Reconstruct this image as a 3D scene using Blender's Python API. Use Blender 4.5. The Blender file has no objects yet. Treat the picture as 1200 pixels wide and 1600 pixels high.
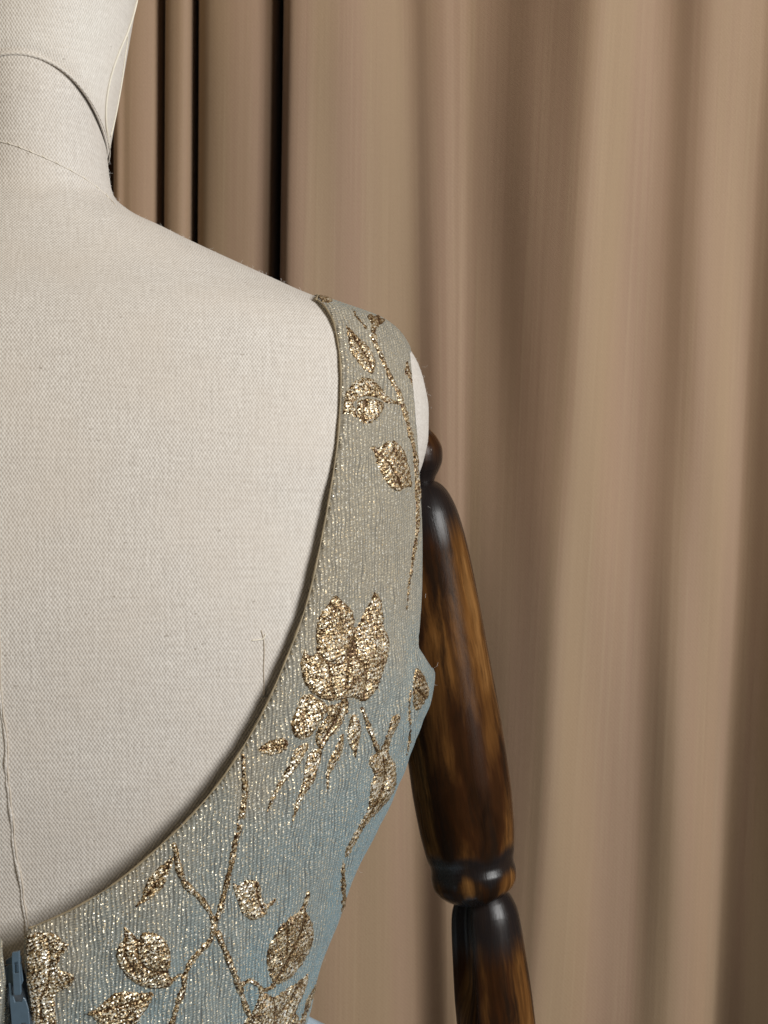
import bpy, bmesh, math, random
import numpy as np
from mathutils import Vector, Matrix
from mathutils.bvhtree import BVHTree

random.seed(4)
rng = np.random.default_rng(4)
scene = bpy.context.scene
col = scene.collection
CZ = 1.30                 # camera height
K = 0.000396              # metres per photo pixel at one metre

# ------------------------------------------------------------------ camera, world, lamps, exposure
cam = bpy.data.cameras.new('camera')
cam_o = bpy.data.objects.new('camera', cam)
col.objects.link(cam_o)
cam_o.location = (0, 0, CZ)
cam_o.rotation_euler = (math.radians(90), 0, 0)
cam.sensor_fit = 'VERTICAL'
cam.sensor_height = 24
cam.sensor_width = 18
cam.lens = 12 / (800 * K)
cam.clip_start = 0.02
cam.clip_end = 50
cam.dof.use_dof = True
cam.dof.focus_distance = 0.82
cam.dof.aperture_fstop = 13
scene.camera = cam_o

world = bpy.data.worlds.new('World')
scene.world = world
world.use_nodes = True
bg = world.node_tree.nodes['Background']
bg.inputs[0].default_value = (1.0, 0.90, 0.80, 1)
bg.inputs[1].default_value = 0.062


def area(name, loc, target, sx, sy, power, color):
    l = bpy.data.lights.new(name, 'AREA')
    l.shape = 'RECTANGLE'
    l.size = sx
    l.size_y = sy
    l.energy = power
    l.color = color
    o = bpy.data.objects.new(name, l)
    col.objects.link(o)
    o.location = loc
    o.rotation_euler = (Vector(target) - Vector(loc)).to_track_quat('-Z', 'Y').to_euler()
    return o


area('window_light', (1.52, -0.35, 1.82), (0.0, 0.9, 1.34), 0.8, 1.1, 54, (0.985, 0.985, 0.97))
area('room_light', (-0.75, -0.05, 2.05), (-0.2, 0.85, 1.55), 0.45, 0.45, 3.4, (1.0, 0.80, 0.50))

scene.view_settings.view_transform = 'Standard'
scene.view_settings.look = 'None'
scene.view_settings.exposure = 0.0
scene.view_settings.gamma = 1.0
scene.view_settings.use_curve_mapping = False
scene.render.engine = 'CYCLES'

# ------------------------------------------------------------------ helpers


def P(px, py, d):
    """photo pixel at distance d -> world point"""
    return np.array([(px - 600) * K * d, d, CZ + (800 - py) * K * d])


def pchip(xs, ys):
    xs = np.asarray(xs, float)
    ys = np.asarray(ys, float)
    o = np.argsort(xs)
    xs, ys = xs[o], ys[o]
    h = np.diff(xs)
    d = np.diff(ys) / h
    m = np.zeros_like(ys)
    for i in range(1, len(xs) - 1):
        if d[i - 1] * d[i] > 0:
            w1, w2 = 2 * h[i] + h[i - 1], h[i] + 2 * h[i - 1]
            m[i] = (w1 + w2) / (w1 / d[i - 1] + w2 / d[i])
    m[0], m[-1] = d[0], d[-1]

    def f(x):
        x = np.clip(np.asarray(x, float), xs[0], xs[-1])
        i = np.clip(np.searchsorted(xs, x) - 1, 0, len(h) - 1)
        t = (x - xs[i]) / h[i]
        return ((2 * t**3 - 3 * t**2 + 1) * ys[i] + (t**3 - 2 * t**2 + t) * h[i] * m[i]
                + (-2 * t**3 + 3 * t**2) * ys[i + 1] + (t**3 - t**2) * h[i] * m[i + 1])
    return f


def spline(pts, n):
    """Catmull-Rom through pts, n samples per span"""
    p = np.asarray(pts, float)
    p = np.vstack([2 * p[0] - p[1], p, 2 * p[-1] - p[-2]])
    out = []
    for i in range(1, len(p) - 2):
        for t in np.linspace(0, 1, n, endpoint=False):
            a, b, c, d = p[i - 1], p[i], p[i + 1], p[i + 2]
            out.append(0.5 * (2 * b + (c - a) * t + (2 * a - 5 * b + 4 * c - d) * t * t
                              + (3 * b - a - 3 * c + d) * t**3))
    out.append(p[-2])
    return np.array(out)


def closed_spline(pts, n):
    p = np.asarray(pts, float)
    m = len(p)
    out = []
    for i in range(m):
        a, b, c, d = p[i - 1], p[i], p[(i + 1) % m], p[(i + 2) % m]
        for t in np.linspace(0, 1, n, endpoint=False):
            out.append(0.5 * (2 * b + (c - a) * t + (2 * a - 5 * b + 4 * c - d) * t * t
                              + (3 * b - a - 3 * c + d) * t**3))
    return np.array(out)


def mesh_obj(name, verts, faces, mat, parent=None, uv=None, smooth=True):
    me = bpy.data.meshes.new(name)
    me.from_pydata([tuple(map(float, v)) for v in verts], [], [tuple(map(int, f)) for f in faces])
    me.update()
    if uv is not None:
        lay = me.uv_layers.new(name='UVMap')
        li = np.empty(len(me.loops), np.int32)
        me.loops.foreach_get('vertex_index', li)
        lay.data.foreach_set('uv', np.asarray(uv, np.float32)[li].ravel())
    if smooth:
        me.polygons.foreach_set('use_smooth', [True] * len(me.polygons))
    me.materials.append(mat)
    o = bpy.data.objects.new(name, me)
    col.objects.link(o)
    if parent is not None:
        o.parent = parent
        o.matrix_parent_inverse = world_of(parent).inverted()
    return o


def world_of(o):
    m = Matrix.LocRotScale(o.location, o.rotation_euler, o.scale)
    return (world_of(o.parent) @ o.matrix_parent_inverse @ m) if o.parent else m


def empty(name, loc, label, cat):
    o = bpy.data.objects.new(name, None)
    col.objects.link(o)
    o.empty_display_size = 0.1
    o.location = loc
    o['label'] = label
    o['category'] = cat
    return o


def inside(poly, pts):
    x, y = pts[:, 0], pts[:, 1]
    r = np.zeros(len(pts), bool)
    q = np.roll(poly, -1, axis=0)
    for (x1, y1), (x2, y2) in zip(poly, q):
        if y1 == y2:
            continue
        c = (y1 > y) != (y2 > y)
        r ^= c & (x < (x2 - x1) * (y - y1) / (y2 - y1) + x1)
    return r


def nearest(polys, pts):
    A = np.vstack(polys)
    B = np.vstack([np.roll(p, -1, axis=0) for p in polys])
    best = np.full(len(pts), 1e9)
    out = np.array(pts)
    for s in range(0, len(pts), 2000):
        p = pts[s:s + 2000]
        ab = B - A
        L = np.maximum((ab**2).sum(1), 1e-18)
        t = ((p[:, None, :] - A[None]) * ab[None]).sum(2) / L[None]
        t = np.clip(t, 0, 1)
        q = A[None] + t[..., None] * ab[None]
        dd = ((p[:, None, :] - q)**2).sum(2)
        i = dd.argmin(1)
        best[s:s + 2000] = np.sqrt(dd[np.arange(len(p)), i])
        out[s:s + 2000] = q[np.arange(len(p)), i]
    return out, best


def region(polys, step):
    """quads filling polys[0] minus polys[1:]; the rim vertices lie on the outline"""
    polys = [np.asarray(p, float) for p in polys]
    lo = polys[0].min(0) - step
    hi = polys[0].max(0) + step
    nx, ny = np.ceil((hi - lo) / step).astype(int) + 1
    gx = lo[0] + np.arange(nx) * step
    gy = lo[1] + np.arange(ny) * step
    cx, cy = np.meshgrid(gx[:-1] + step / 2, gy[:-1] + step / 2, indexing='ij')
    c = np.stack([cx.ravel(), cy.ravel()], 1)
    m = inside(polys[0], c)
    for h in polys[1:]:
        m &= ~inside(h, c)
    m = m.reshape(nx - 1, ny - 1)
    cnt = np.zeros((nx, ny), int)
    for dx in (0, 1):
        for dy in (0, 1):
            cnt[dx:nx - 1 + dx, dy:ny - 1 + dy] += m
    vx, vy = np.meshgrid(gx, gy, indexing='ij')
    idx = -np.ones((nx, ny), int)
    used = cnt > 0
    idx[used] = np.arange(used.sum())
    pts = np.stack([vx[used], vy[used]], 1)
    rim = cnt[used] < 4
    near, dist = nearest(polys, pts)
    pts[rim] = near[rim]
    dist[rim] = 0
    i, j = np.nonzero(m)
    quads = np.stack([idx[i, j], idx[i + 1, j], idx[i + 1, j + 1], idx[i, j + 1]], 1)
    return pts, quads, dist, rim


def tube(name, pts, rad, mat, parent, sides=7, taper=True):
    pts = np.asarray(pts, float)
    n = len(pts)
    rad = np.broadcast_to(np.asarray(rad, float), (n,)).copy()
    if taper:
        rad[0] *= 0.3
        rad[-1] *= 0.3
    tan = np.gradient(pts, axis=0)
    tan /= np.linalg.norm(tan, axis=1)[:, None] + 1e-12
    ref = np.array([0.31, -0.9, 0.27])
    a = np.cross(tan, ref)
    a /= np.linalg.norm(a, axis=1)[:, None] + 1e-12
    b = np.cross(tan, a)
    V, F, UV = [], [], []
    s = np.concatenate([[0], np.cumsum(np.linalg.norm(np.diff(pts, axis=0), axis=1))])
    for i in range(n):
        for k in range(sides):
            t = 2 * math.pi * k / sides
            V.append(pts[i] + rad[i] * (math.cos(t) * a[i] + math.sin(t) * b[i]))
            UV.append((k / sides * 0.004, s[i]))
    for i in range(n - 1):
        for k in range(sides):
            k2 = (k + 1) % sides
            F.append((i * sides + k, i * sides + k2, (i + 1) * sides + k2, (i + 1) * sides + k))
    F.append(tuple(range(sides))[::-1])
    F.append(tuple((n - 1) * sides + k for k in range(sides)))
    return mesh_obj(name, V, F, mat, parent, UV)


# ------------------------------------------------------------------ materials


class NT:
    def __init__(self, name):
        self.mat = bpy.data.materials.new(name)
        self.mat.use_nodes = True
        self.t = self.mat.node_tree
        self.bsdf = self.t.nodes['Principled BSDF']

    def node(self, kind, **kw):
        n = self.t.nodes.new(kind)
        for k, v in kw.items():
            setattr(n, k, v)
        return n

    def put(self, sock, v):
        if hasattr(v, 'is_output') or isinstance(v, bpy.types.NodeSocket):
            self.t.links.new(v, sock)
        elif v is not None:
            if isinstance(v, (tuple, list)) and len(v) == 3 and sock.type == 'RGBA':
                v = (*v, 1)
            sock.default_value = v

    def m(self, op, a, b=None, c=None, clamp=False):
        n = self.node('ShaderNodeMath', operation=op, use_clamp=clamp)
        self.put(n.inputs[0], a)
        if b is not None:
            self.put(n.inputs[1], b)
        if c is not None:
            self.put(n.inputs[2], c)
        return n.outputs[0]

    def vm(self, op, a, b=None):
        n = self.node('ShaderNodeVectorMath', operation=op)
        self.put(n.inputs[0], a)
        if b is not None:
            self.put(n.inputs[1], b)
        return n.outputs[0]

    def scale(self, v, s):
        return self.vm('MULTIPLY', v, s)

    def noise(self, v, scale=1, detail=2, rough=0.5, color=False):
        n = self.node('ShaderNodeTexNoise')
        self.put(n.inputs['Vector'], v)
        n.inputs['Scale'].default_value = scale
        n.inputs['Detail'].default_value = detail
        n.inputs['Roughness'].default_value = rough
        return n.outputs['Color' if color else 'Fac']

    def vor(self, v, scale=1, feature='F1', out='Color', rand=1.0):
        n = self.node('ShaderNodeTexVoronoi', feature=feature)
        self.put(n.inputs['Vector'], v)
        n.inputs['Scale'].default_value = scale
        n.inputs['Randomness'].default_value = rand
        return n.outputs[out]

    def mix(self, f, a, b, blend='MIX'):
        n = self.node('ShaderNodeMix', data_type='RGBA', blend_type=blend)
        self.put(n.inputs['Factor'], f)
        self.put(n.inputs['A'], a)
        self.put(n.inputs['B'], b)
        # colour sockets are the ones of type RGBA
        ci = [s for s in n.inputs if s.type == 'RGBA']
        self.put(n.inputs[0], f)
        self.put(ci[0], a)
        self.put(ci[1], b)
        return [s for s in n.outputs if s.type == 'RGBA'][0]

    def ramp(self, f, stops, interp='LINEAR'):
        n = self.node('ShaderNodeValToRGB')
        n.color_ramp.interpolation = interp
        e = n.color_ramp.elements
        while len(e) < len(stops):
            e.new(0.5)
        for el, (p, c) in zip(e, stops):
            el.position = p
            el.color = (*c, 1) if len(c) == 3 else c
        self.put(n.inputs[0], f)
        return n.outputs[0]

    def smooth(self, f, a, b):
        n = self.node('ShaderNodeMapRange', interpolation_type='SMOOTHSTEP')
        self.put(n.inputs[0], f)
        n.inputs[1].default_value = a
        n.inputs[2].default_value = b
        return n.outputs[0]

    def bump(self, h, dist, strength=1.0, normal=None):
        n = self.node('ShaderNodeBump')
        n.inputs['Strength'].default_value = strength
        n.inputs['Distance'].default_value = dist
        self.put(n.inputs['Height'], h)
        if normal is not None:
            self.put(n.inputs['Normal'], normal)
        return n.outputs[0]

    def uv(self):
        return self.node('ShaderNodeUVMap', uv_map='UVMap').outputs[0]

    def obj(self):
        return self.node('ShaderNodeTexCoord').outputs['Object']

    def sep(self, v):
        n = self.node('ShaderNodeSeparateXYZ')
        self.put(n.inputs[0], v)
        return n.outputs

    def set(self, **kw):
        names = {'color': 'Base Color', 'rough': 'Roughness', 'metal': 'Metallic', 'normal': 'Normal',
                 'sheen': 'Sheen Weight', 'coat': 'Coat Weight', 'coat_rough': 'Coat Roughness',
                 'spec': 'Specular IOR Level', 'alpha': 'Alpha', 'sheen_rough': 'Sheen Roughness',
                 'sheen_tint': 'Sheen Tint'}
        for k, v in kw.items():
            self.put(self.bsdf.inputs[names[k]], v)
        return self.mat


TAU = 2 * math.pi


def mat_linen(name, dark, light, pu=0.00172, pv=0.0026):
    n = NT(name)
    uv = n.uv()
    wob = n.noise(n.scale(uv, (90, 90, 1)), 1, 3, color=True)
    wob = n.scale(n.vm('SUBTRACT', wob, (0.5, 0.5, 0.5)), (0.0022, 0.0022, 0))
    fine = n.noise(n.scale(uv, (900, 700, 1)), 1, 2, color=True)
    fine = n.scale(n.vm('SUBTRACT', fine, (0.5, 0.5, 0.5)), (0.0006, 0.0006, 0))
    q = n.vm('ADD', n.vm('ADD', uv, wob), fine)
    u, v, _ = n.sep(q)
    su = n.m('SINE', n.m('MULTIPLY', u, TAU / pu))
    sv = n.m('SINE', n.m('MULTIPLY', v, TAU / pv))
    w = n.m('MULTIPLY', su, sv)                       # over and under of a plain weave
    thr_u = n.noise(n.scale(uv, (620, 60, 1)), 1, 2)  # uneven yarns
    thr_v = n.noise(n.scale(uv, (60, 520, 1)), 1, 2)
    f = n.m('MULTIPLY_ADD', w, 0.40, 0.45)
    grit = n.noise(n.scale(uv, (430, 470, 1)), 1, 3, 0.7)
    f = n.m('ADD', f, n.m('MULTIPLY', n.m('SUBTRACT', grit, 0.5), 0.9))
    f = n.m('ADD', f, n.m('MULTIPLY', n.m('SUBTRACT', thr_u, 0.5), 0.45))
    f = n.m('ADD', f, n.m('MULTIPLY', n.m('SUBTRACT', thr_v, 0.5), 0.45), clamp=True)
    c = n.mix(f, dark, light)
    big = n.noise(n.scale(uv, (22, 18, 1)), 1, 4)
    c = n.mix(n.smooth(big, 0.3, 0.75), c, n.mix(0.5, c, (0.57, 0.51, 0.445)))
    # slubs and dark specks in the yarn
    sq = n.vm('ADD', uv, n.scale(fine, (1.6, 1.6, 0)))
    sp = n.vor(n.scale(sq, (80, 135, 1)), 1, out='Distance')
    pick = n.sep(n.vor(n.scale(sq, (80, 135, 1)), 1))[0]
    speck = n.m('MULTIPLY', n.m('LESS_THAN', sp, 0.07), n.m('GREATER_THAN', pick, 0.50))
    c = n.mix(n.m('MULTIPLY', speck, 0.42), c, (0.22, 0.18, 0.14))
    h = n.m('MULTIPLY_ADD', w, 0.5, n.m('ADD', thr_u, thr_v))
    return n.set(color=c, rough=0.92, spec=0.15, sheen=0.12, normal=n.bump(h, 0.00035, 0.55))


def mat_brocade():
    n = NT('brocade_ground')
    uv = n.uv()
    wob = n.noise(n.scale(uv, (120, 60, 1)), 1, 2, color=True)
    wob = n.scale(n.vm('SUBTRACT', wob, (0.5, 0.5, 0.5)), (0.0042, 0.0024, 0))
    q = n.vm('ADD', uv, wob)
    u, v, _ = n.sep(q)
    rib = n.m('MULTIPLY_ADD', n.m('SINE', n.m('MULTIPLY', u, TAU / 0.0021)), 0.5, 0.5)
    knit = n.m('MULTIPLY_ADD', n.m('SINE', n.m('MULTIPLY_ADD', v, TAU / 0.0013,
                                               n.m('MULTIPLY', u, TAU / 0.0038))), 0.5, 0.5)
    big = n.noise(n.scale(uv, (26, 13, 1)), 1, 3)
    blue = n.mix(n.noise(n.scale(uv, (300, 300, 1)), 1, 2), (0.16, 0.245, 0.268), (0.32, 0.425, 0.448))
    beige = n.mix(n.noise(n.scale(uv, (420, 420, 1)), 1, 2), (0.255, 0.222, 0.165), (0.475, 0.42, 0.32))
    side = n.m('MULTIPLY_ADD', n.m('ABSOLUTE', u), 0.9, n.m('MULTIPLY_ADD', v, -1.1, -0.11))
    hgt = n.m('SUBTRACT', 1.0, n.smooth(n.m('MULTIPLY_ADD', n.m('SUBTRACT', big, 0.5), 0.30, side), 0.07, 0.25))   # beige in the strap, bluer round the side: cool window light in the colour
    c = n.mix(hgt, n.mix(n.m('MULTIPLY', n.smooth(big, 0.42, 0.66), 0.7), blue, n.mix(0.6, blue, beige)), beige)
    groove = n.m('MULTIPLY', n.smooth(rib, 0.0, 0.45), n.m('MULTIPLY_ADD', knit, 0.4, 0.6))
    broken = n.noise(n.scale(uv, (240, 70, 1)), 1, 3)
    groove = n.m('MAXIMUM', groove, n.m('MULTIPLY', n.smooth(broken, 0.68, 0.44), 0.62))
    tooth = n.noise(n.scale(uv, (1100, 900, 1)), 1, 2, 0.7)
    c = n.mix(n.smooth(tooth, 0.62, 0.36), c, n.mix(0.34, c, (0.07, 0.065, 0.06)))
    groove_dark = n.m('MULTIPLY_ADD', hgt, -0.25, 0.92)          # rib grooves are coloured darker low on the back
    c = n.mix(n.m('MULTIPLY', n.m('SUBTRACT', 1.0, groove), groove_dark), c, (0.085, 0.085, 0.08))
    # lurex flecks: flat metal yarn at every angle, glint partly put into the colour
    fv = n.scale(n.obj(), (1450, 1450, 1450))
    cell = n.vor(fv, 1)
    r, g, b = n.sep(cell)
    dist = n.vor(fv, 1, out='Distance')
    fleck = n.m('MULTIPLY', n.m('GREATER_THAN', r, 0.60), n.m('LESS_THAN', dist, 0.55))
    fleck = n.m('MULTIPLY', fleck, n.smooth(rib, 0.30, 0.62))
    fc = n.ramp(g, [(0, (0.38, 0.28, 0.15)), (0.4, (0.64, 0.55, 0.38)), (0.8, (0.90, 0.83, 0.68)), (1, (1, 0.97, 0.9))])
    c = n.mix(fleck, c, fc)
    geo = n.node('ShaderNodeNewGeometry').outputs['Normal']
    h = n.m('ADD', n.m('MULTIPLY', rib, 0.7), n.m('MULTIPLY', knit, 0.5))
    nb = n.bump(h, 0.0006, 0.7)
    tilt = n.scale(n.vm('SUBTRACT', cell, (0.5, 0.5, 0.5)), (1.3, 1.3, 1.3))
    ng = n.vm('NORMALIZE', n.vm('ADD', geo, tilt))
    nn = n.mix(fleck, nb, ng)
    return n.set(color=c, rough=n.m('MULTIPLY_ADD', fleck, -0.45, 0.80), metal=n.m('MULTIPLY', fleck, 0.30),
                 spec=0.3, sheen=0.32, sheen_rough=0.42, sheen_tint=(0.52, 0.74, 0.86), normal=nn)


def mat_gold(name, seed, dark=(0.075, 0.036, 0.013), gold=(0.37, 0.245, 0.11), pale=(0.86, 0.775, 0.60), bright=0.0):
    n = NT(name)
    uv = n.vm('ADD', n.uv(), (seed * 0.37, seed * 0.73, 0))
    wob = n.noise(n.scale(uv, (150, 150, 1)), 1, 2, color=True)
    wob = n.scale(n.vm('SUBTRACT', wob, (0.5, 0.5, 0.5)), (0.0026, 0.0026, 0))
    q = n.vm('ADD', uv, wob)
    u, v, _ = n.sep(q)
    fv = n.scale(n.obj(), (1550, 1550, 1550))
    cell = n.vor(fv, 1)
    r, g, b = n.sep(cell)
    rows = n.m('MULTIPLY_ADD', n.m('SINE', n.m('MULTIPLY', n.m('MULTIPLY_ADD', u, 0.35, v), TAU / 0.0021)), 0.5, 0.5)
    patch = n.noise(n.scale(uv, (160, 160, 1)), 1, 2)
    f = n.m('MULTIPLY_ADD', r, 0.98, n.m('MULTIPLY', n.m('SUBTRACT', patch, 0.5), 0.9))
    f = n.m('ADD', f, n.m('MULTIPLY_ADD', rows, 0.20, bright - 0.23), clamp=True)
    rim = n.node('ShaderNodeAttribute', attribute_name='outline').outputs['Fac']
    f = n.m('SUBTRACT', f, n.m('MULTIPLY', rim, 0.55), clamp=True)
    c = n.ramp(f, [(0.12, dark), (0.42, gold), (0.60, (0.60, 0.475, 0.29)), (0.76, pale), (1, (1, 0.97, 0.9))])
    geo = n.node('ShaderNodeNewGeometry').outputs['Normal']
    tilt = n.scale(n.vm('SUBTRACT', cell, (0.5, 0.5, 0.5)), (0.9, 0.9, 0.9))
    ng = n.vm('NORMALIZE', n.vm('ADD', geo, tilt))
    nb = n.bump(rows, 0.0004, 0.45, ng)
    return n.set(color=c, rough=0.40, metal=0.5, normal=nb)


def mat_curtain():
    n = NT('curtain_cloth')
    uv = n.uv()
    fine = n.noise(n.scale(uv, (380, 3, 1)), 1, 5, 0.75)
    mid = n.noise(n.scale(uv, (170, 1.2, 1)), 1, 3, 0.6)
    broad = n.noise(n.scale(uv, (26, 0.9, 1)), 1, 2)
    c = n.mix(n.smooth(broad, 0.35, 0.65), (0.308, 0.206, 0.121), (0.302, 0.188, 0.124))
    c = n.mix(n.m('MULTIPLY', n.smooth(mid, 0.3, 0.7), 0.16), c, (0.345, 0.25, 0.15))
    c = n.mix(n.m('MULTIPLY', n.smooth(fine, 0.45, 0.75), 0.30), c, (0.42, 0.31, 0.192))
    u, v, _ = n.sep(uv)
    twill = n.m('MULTIPLY_ADD', n.m('SINE', n.m('MULTIPLY', n.m('ADD', u, v), TAU / 0.0014)), 0.5, 0.5)
    weave = n.noise(n.scale(uv, (900, 560, 1)), 1, 3, 0.75)
    tw2 = n.m('MULTIPLY_ADD', n.m('SINE', n.m('MULTIPLY', n.m('MULTIPLY_ADD', v, 0.8, u), TAU / 0.0024)), 0.5, 0.5)
    c = n.mix(n.m('MULTIPLY', n.smooth(weave, 0.35, 0.7), 0.26), c, (0.20, 0.135, 0.08))
    c = n.mix(n.m('MULTIPLY', tw2, 0.10), c, (0.45, 0.335, 0.215))
    h = n.m('MULTIPLY_ADD', twill, 0.8, n.m('ADD', fine, n.m('MULTIPLY', mid, 2)))
    return n.set(color=c, rough=0.62, spec=0.32, sheen=0.25, sheen_rough=0.4, normal=n.bump(h, 0.0005, 0.35))


def mat_wood(name, stain_spans):
    """stain_spans: (start, end) along the turned axis, in UV v, that took dark stain"""
    n = NT(name)
    uv = n.uv()
    warp = n.noise(n.scale(uv, (30, 12, 1)), 1, 3, color=True)
    q = n.vm('ADD', uv, n.scale(n.vm('SUBTRACT', warp, (0.5, 0.5, 0.5)), (0.012, 0.05, 0)))
    grain = n.noise(n.scale(q, (420, 22, 1)), 1, 5, 0.65)
    streak = n.noise(n.scale(q, (42, 6, 1)), 1, 4, 0.62)
    c = n.ramp(streak, [(0.34, (0.009, 0.004, 0.002)), (0.47, (0.038, 0.014, 0.005)), (0.57, (0.13, 0.055, 0.015)), (0.72, (0.29, 0.142, 0.046))])
    c = n.mix(n.smooth(grain, 0.40, 0.62), n.mix(0.38, c, (0.03, 0.013, 0.005)), c)
    blot = n.noise(n.scale(q, (62, 9, 1)), 1, 6, 0.7)
    c = n.mix(n.m('MULTIPLY', n.smooth(blot, 0.47, 0.63), 0.88), c, (0.014, 0.008, 0.005))
    u, v, _ = n.sep(uv)
    vv = n.m('MULTIPLY_ADD', n.m('SUBTRACT', streak, 0.5), 0.028, v)
    tot = None
    for a, b, w in stain_spans:
        k = n.m('MULTIPLY', n.smooth(vv, a - w, a), n.m('SUBTRACT', 1.0, n.smooth(vv, b, b + w)))
        c = n.mix(n.m('MULTIPLY', k, 0.93), c, (0.010, 0.008, 0.008))
        tot = k if tot is None else n.m('MAXIMUM', tot, k)
    pores = n.noise(n.scale(q, (1500, 60, 1)), 1, 3, 0.7)
    c = n.mix(n.m('MULTIPLY', n.smooth(pores, 0.55, 0.7), 0.5), c, (0.02, 0.01, 0.005))
    return n.set(color=c, rough=n.m('MULTIPLY_ADD', grain, 0.14, 0.20), spec=n.m('MULTIPLY_ADD', tot, 0.26, 0.03), normal=n.bump(n.m('ADD', grain, pores), 0.0003, 0.25))


def mat_plain(name, c, rough=0.5, metal=0.0, coat=0.0, var=0.12):
    n = NT(name)
    k = n.noise(n.obj(), 260, 3)
    cc = n.mix(k, tuple(x * (1 - var) for x in c), tuple(min(1, x * (1 + var)) for x in c))
    return n.set(color=cc, rough=rough, metal=metal, coat=coat, normal=n.bump(k, 0.0002, 0.2))


LINEN = mat_linen('linen_canvas', (0.435, 0.393, 0.348), (0.730, 0.690, 0.640))
LINEN_HEAD = mat_linen('linen_canvas_head', (0.53, 0.488, 0.436), (0.78, 0.742, 0.688))
FELT = mat_linen('felt_pad', (0.70, 0.67, 0.63), (0.80, 0.78, 0.75), 0.0031, 0.0047)
SEAM = mat_plain('seam_thread', (0.50, 0.435, 0.36), 0.9)
SEAM_MID = mat_plain('seam_thread_mid', (0.63, 0.58, 0.515), 0.9)
SEAM_PALE = mat_plain('seam_thread_pale', (0.72, 0.665, 0.56), 0.9)
BROCADE = mat_brocade()
GOLD = [mat_gold('gold_thread', 0), mat_gold('gold_thread_bright', 1, bright=0.10), mat_gold('gold_thread_dark', 2, bright=-0.10)]
CURTAIN = mat_curtain()
ZIP_BLUE = mat_plain('zip_blue_enamel', (0.085, 0.13, 0.175), 0.38, 0.0, 0.3)
ZIP_TAPE = mat_plain('zip_tape', (0.07, 0.085, 0.10), 0.9)
TULLE = mat_plain('skirt_cloth', (0.42, 0.53, 0.62), 0.8)
LINT = mat_plain('stray_fibre', (0.75, 0.72, 0.68), 0.9)

# ------------------------------------------------------------------ curtain
# plan of the folds: photo column at the top of the frame, at the bottom, distance; sharp ridges, slow valleys
FOLDS = [(-420, -430, 1.22), (-330, -340, 1.33), (-310, -320, 1.20), (-230, -235, 1.24), (-160, -165, 1.34),
         (-140, -150, 1.20), (-60, -70, 1.23), (10, 0, 1.34), (30, 25, 1.20), (95, 90, 1.22), (150, 140, 1.33),
         (172, 165, 1.20), (196, 190, 1.185), (232, 225, 1.187), (246, 239, 1.200), (251, 243, 1.228), (254, 246, 1.20), (259, 252, 1.185), (280, 272, 1.180),
         (295, 285, 1.184), (300, 290, 1.20), (304, 294, 1.236), (307, 298, 1.20), (313, 303, 1.184), (335, 322, 1.174), (385, 368, 1.172), (414, 397, 1.173),
         (429, 411, 1.176), (434, 415, 1.20), (438, 418, 1.262), (441, 420, 1.21), (444, 422, 1.175), (449, 426, 1.162), (464, 440, 1.153), (520, 497, 1.157),
         (588, 572, 1.168, 1.166), (624, 634, 1.176, 1.176), (645, 664, 1.177, 1.176), (668, 692, 1.173, 1.167), (690, 702, 1.172, 1.165), (715, 711, 1.175, 1.164), (742, 720, 1.176, 1.164),
         (790, 744, 1.167, 1.159), (840, 774, 1.152, 1.152), (890, 804, 1.139, 1.146), (925, 828, 1.135, 1.143), (960, 862, 1.140, 1.148), (992, 912, 1.147, 1.157), (1018, 950, 1.150, 1.160),
         (1045, 980, 1.148, 1.159), (1075, 1012, 1.142, 1.152), (1100, 1036, 1.140, 1.150), (1132, 1068, 1.142, 1.153), (1165, 1093, 1.146, 1.157), (1190, 1113, 1.146, 1.156), (1220, 1146, 1.138, 1.142),
         (1280, 1205, 1.115, 1.116), (1320, 1240, 1.11, 1.11), (1400, 1320, 1.14, 1.14), (1470, 1390, 1.18, 1.18), (1520, 1430, 1.15), (1600, 1520, 1.18)]


def build_curtain():
    f = np.array([q if len(q) == 4 else (*q, q[2]) for q in FOLDS], float)
    zs = np.concatenate([np.linspace(0.02, 0.85, 20), np.linspace(0.86, 1.75, 150), np.linspace(1.77, 2.60, 20)])
    rows = []
    for z in zs:
        t = np.clip((CZ - z) / (1600 * K * 1.18) + 0.5, -1.2, 2.2)      # 0 at the top of the frame, 1 at its foot
        px = f[:, 0] + (f[:, 1] - f[:, 0]) * (t if t < 1.3 else 1.3 + 0.3 * (t - 1.3))
        d = f[:, 2] + (f[:, 3] - f[:, 2]) * min(max(t, 0), 1.2)
        d = 1.19 + (d - 1.19) * (1.0 + 0.10 * math.sin(z * 3.1))
        x = (px - 600) * K * 1.18
        p = spline(np.stack([x, d], 1), 9)
        p[:, 1] += 0.0012 * np.sin(p[:, 0] * 55 + z * 9) * np.sin(z * 7 + p[:, 0] * 12)
        p[:, 1] += 0.0005 * np.sin(p[:, 0] * 150 + 2.2 * math.sin(z * 5.0))
        rows.append(np.column_stack([p, np.full(len(p), z)]))
    R = np.array(rows)
    nz, nx, _ = R.shape
    mid = R[nz // 2]
    u = np.concatenate([[0], np.cumsum(np.linalg.norm(np.diff(mid[:, :2], axis=0), axis=1))])
    uv = np.stack([np.broadcast_to(u, (nz, nx)), np.broadcast_to(zs[:, None], (nz, nx))], 2).reshape(-1, 2)
    F = [(j * nx + i, j * nx + i + 1, (j + 1) * nx + i + 1, (j + 1) * nx + i) for j in range(nz - 1) for i in range(nx - 1)]
    o = mesh_obj('curtain', R.reshape(-1, 3), F, CURTAIN, None, uv)
    md = o.modifiers.new('thickness', 'SOLIDIFY')
    md.thickness = 0.0012
    md.offset = -1
    o['label'] = 'brown satin-striped curtain hanging in vertical folds behind the mannequin'
    o['category'] = 'curtain'
    return o


build_curtain()

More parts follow.
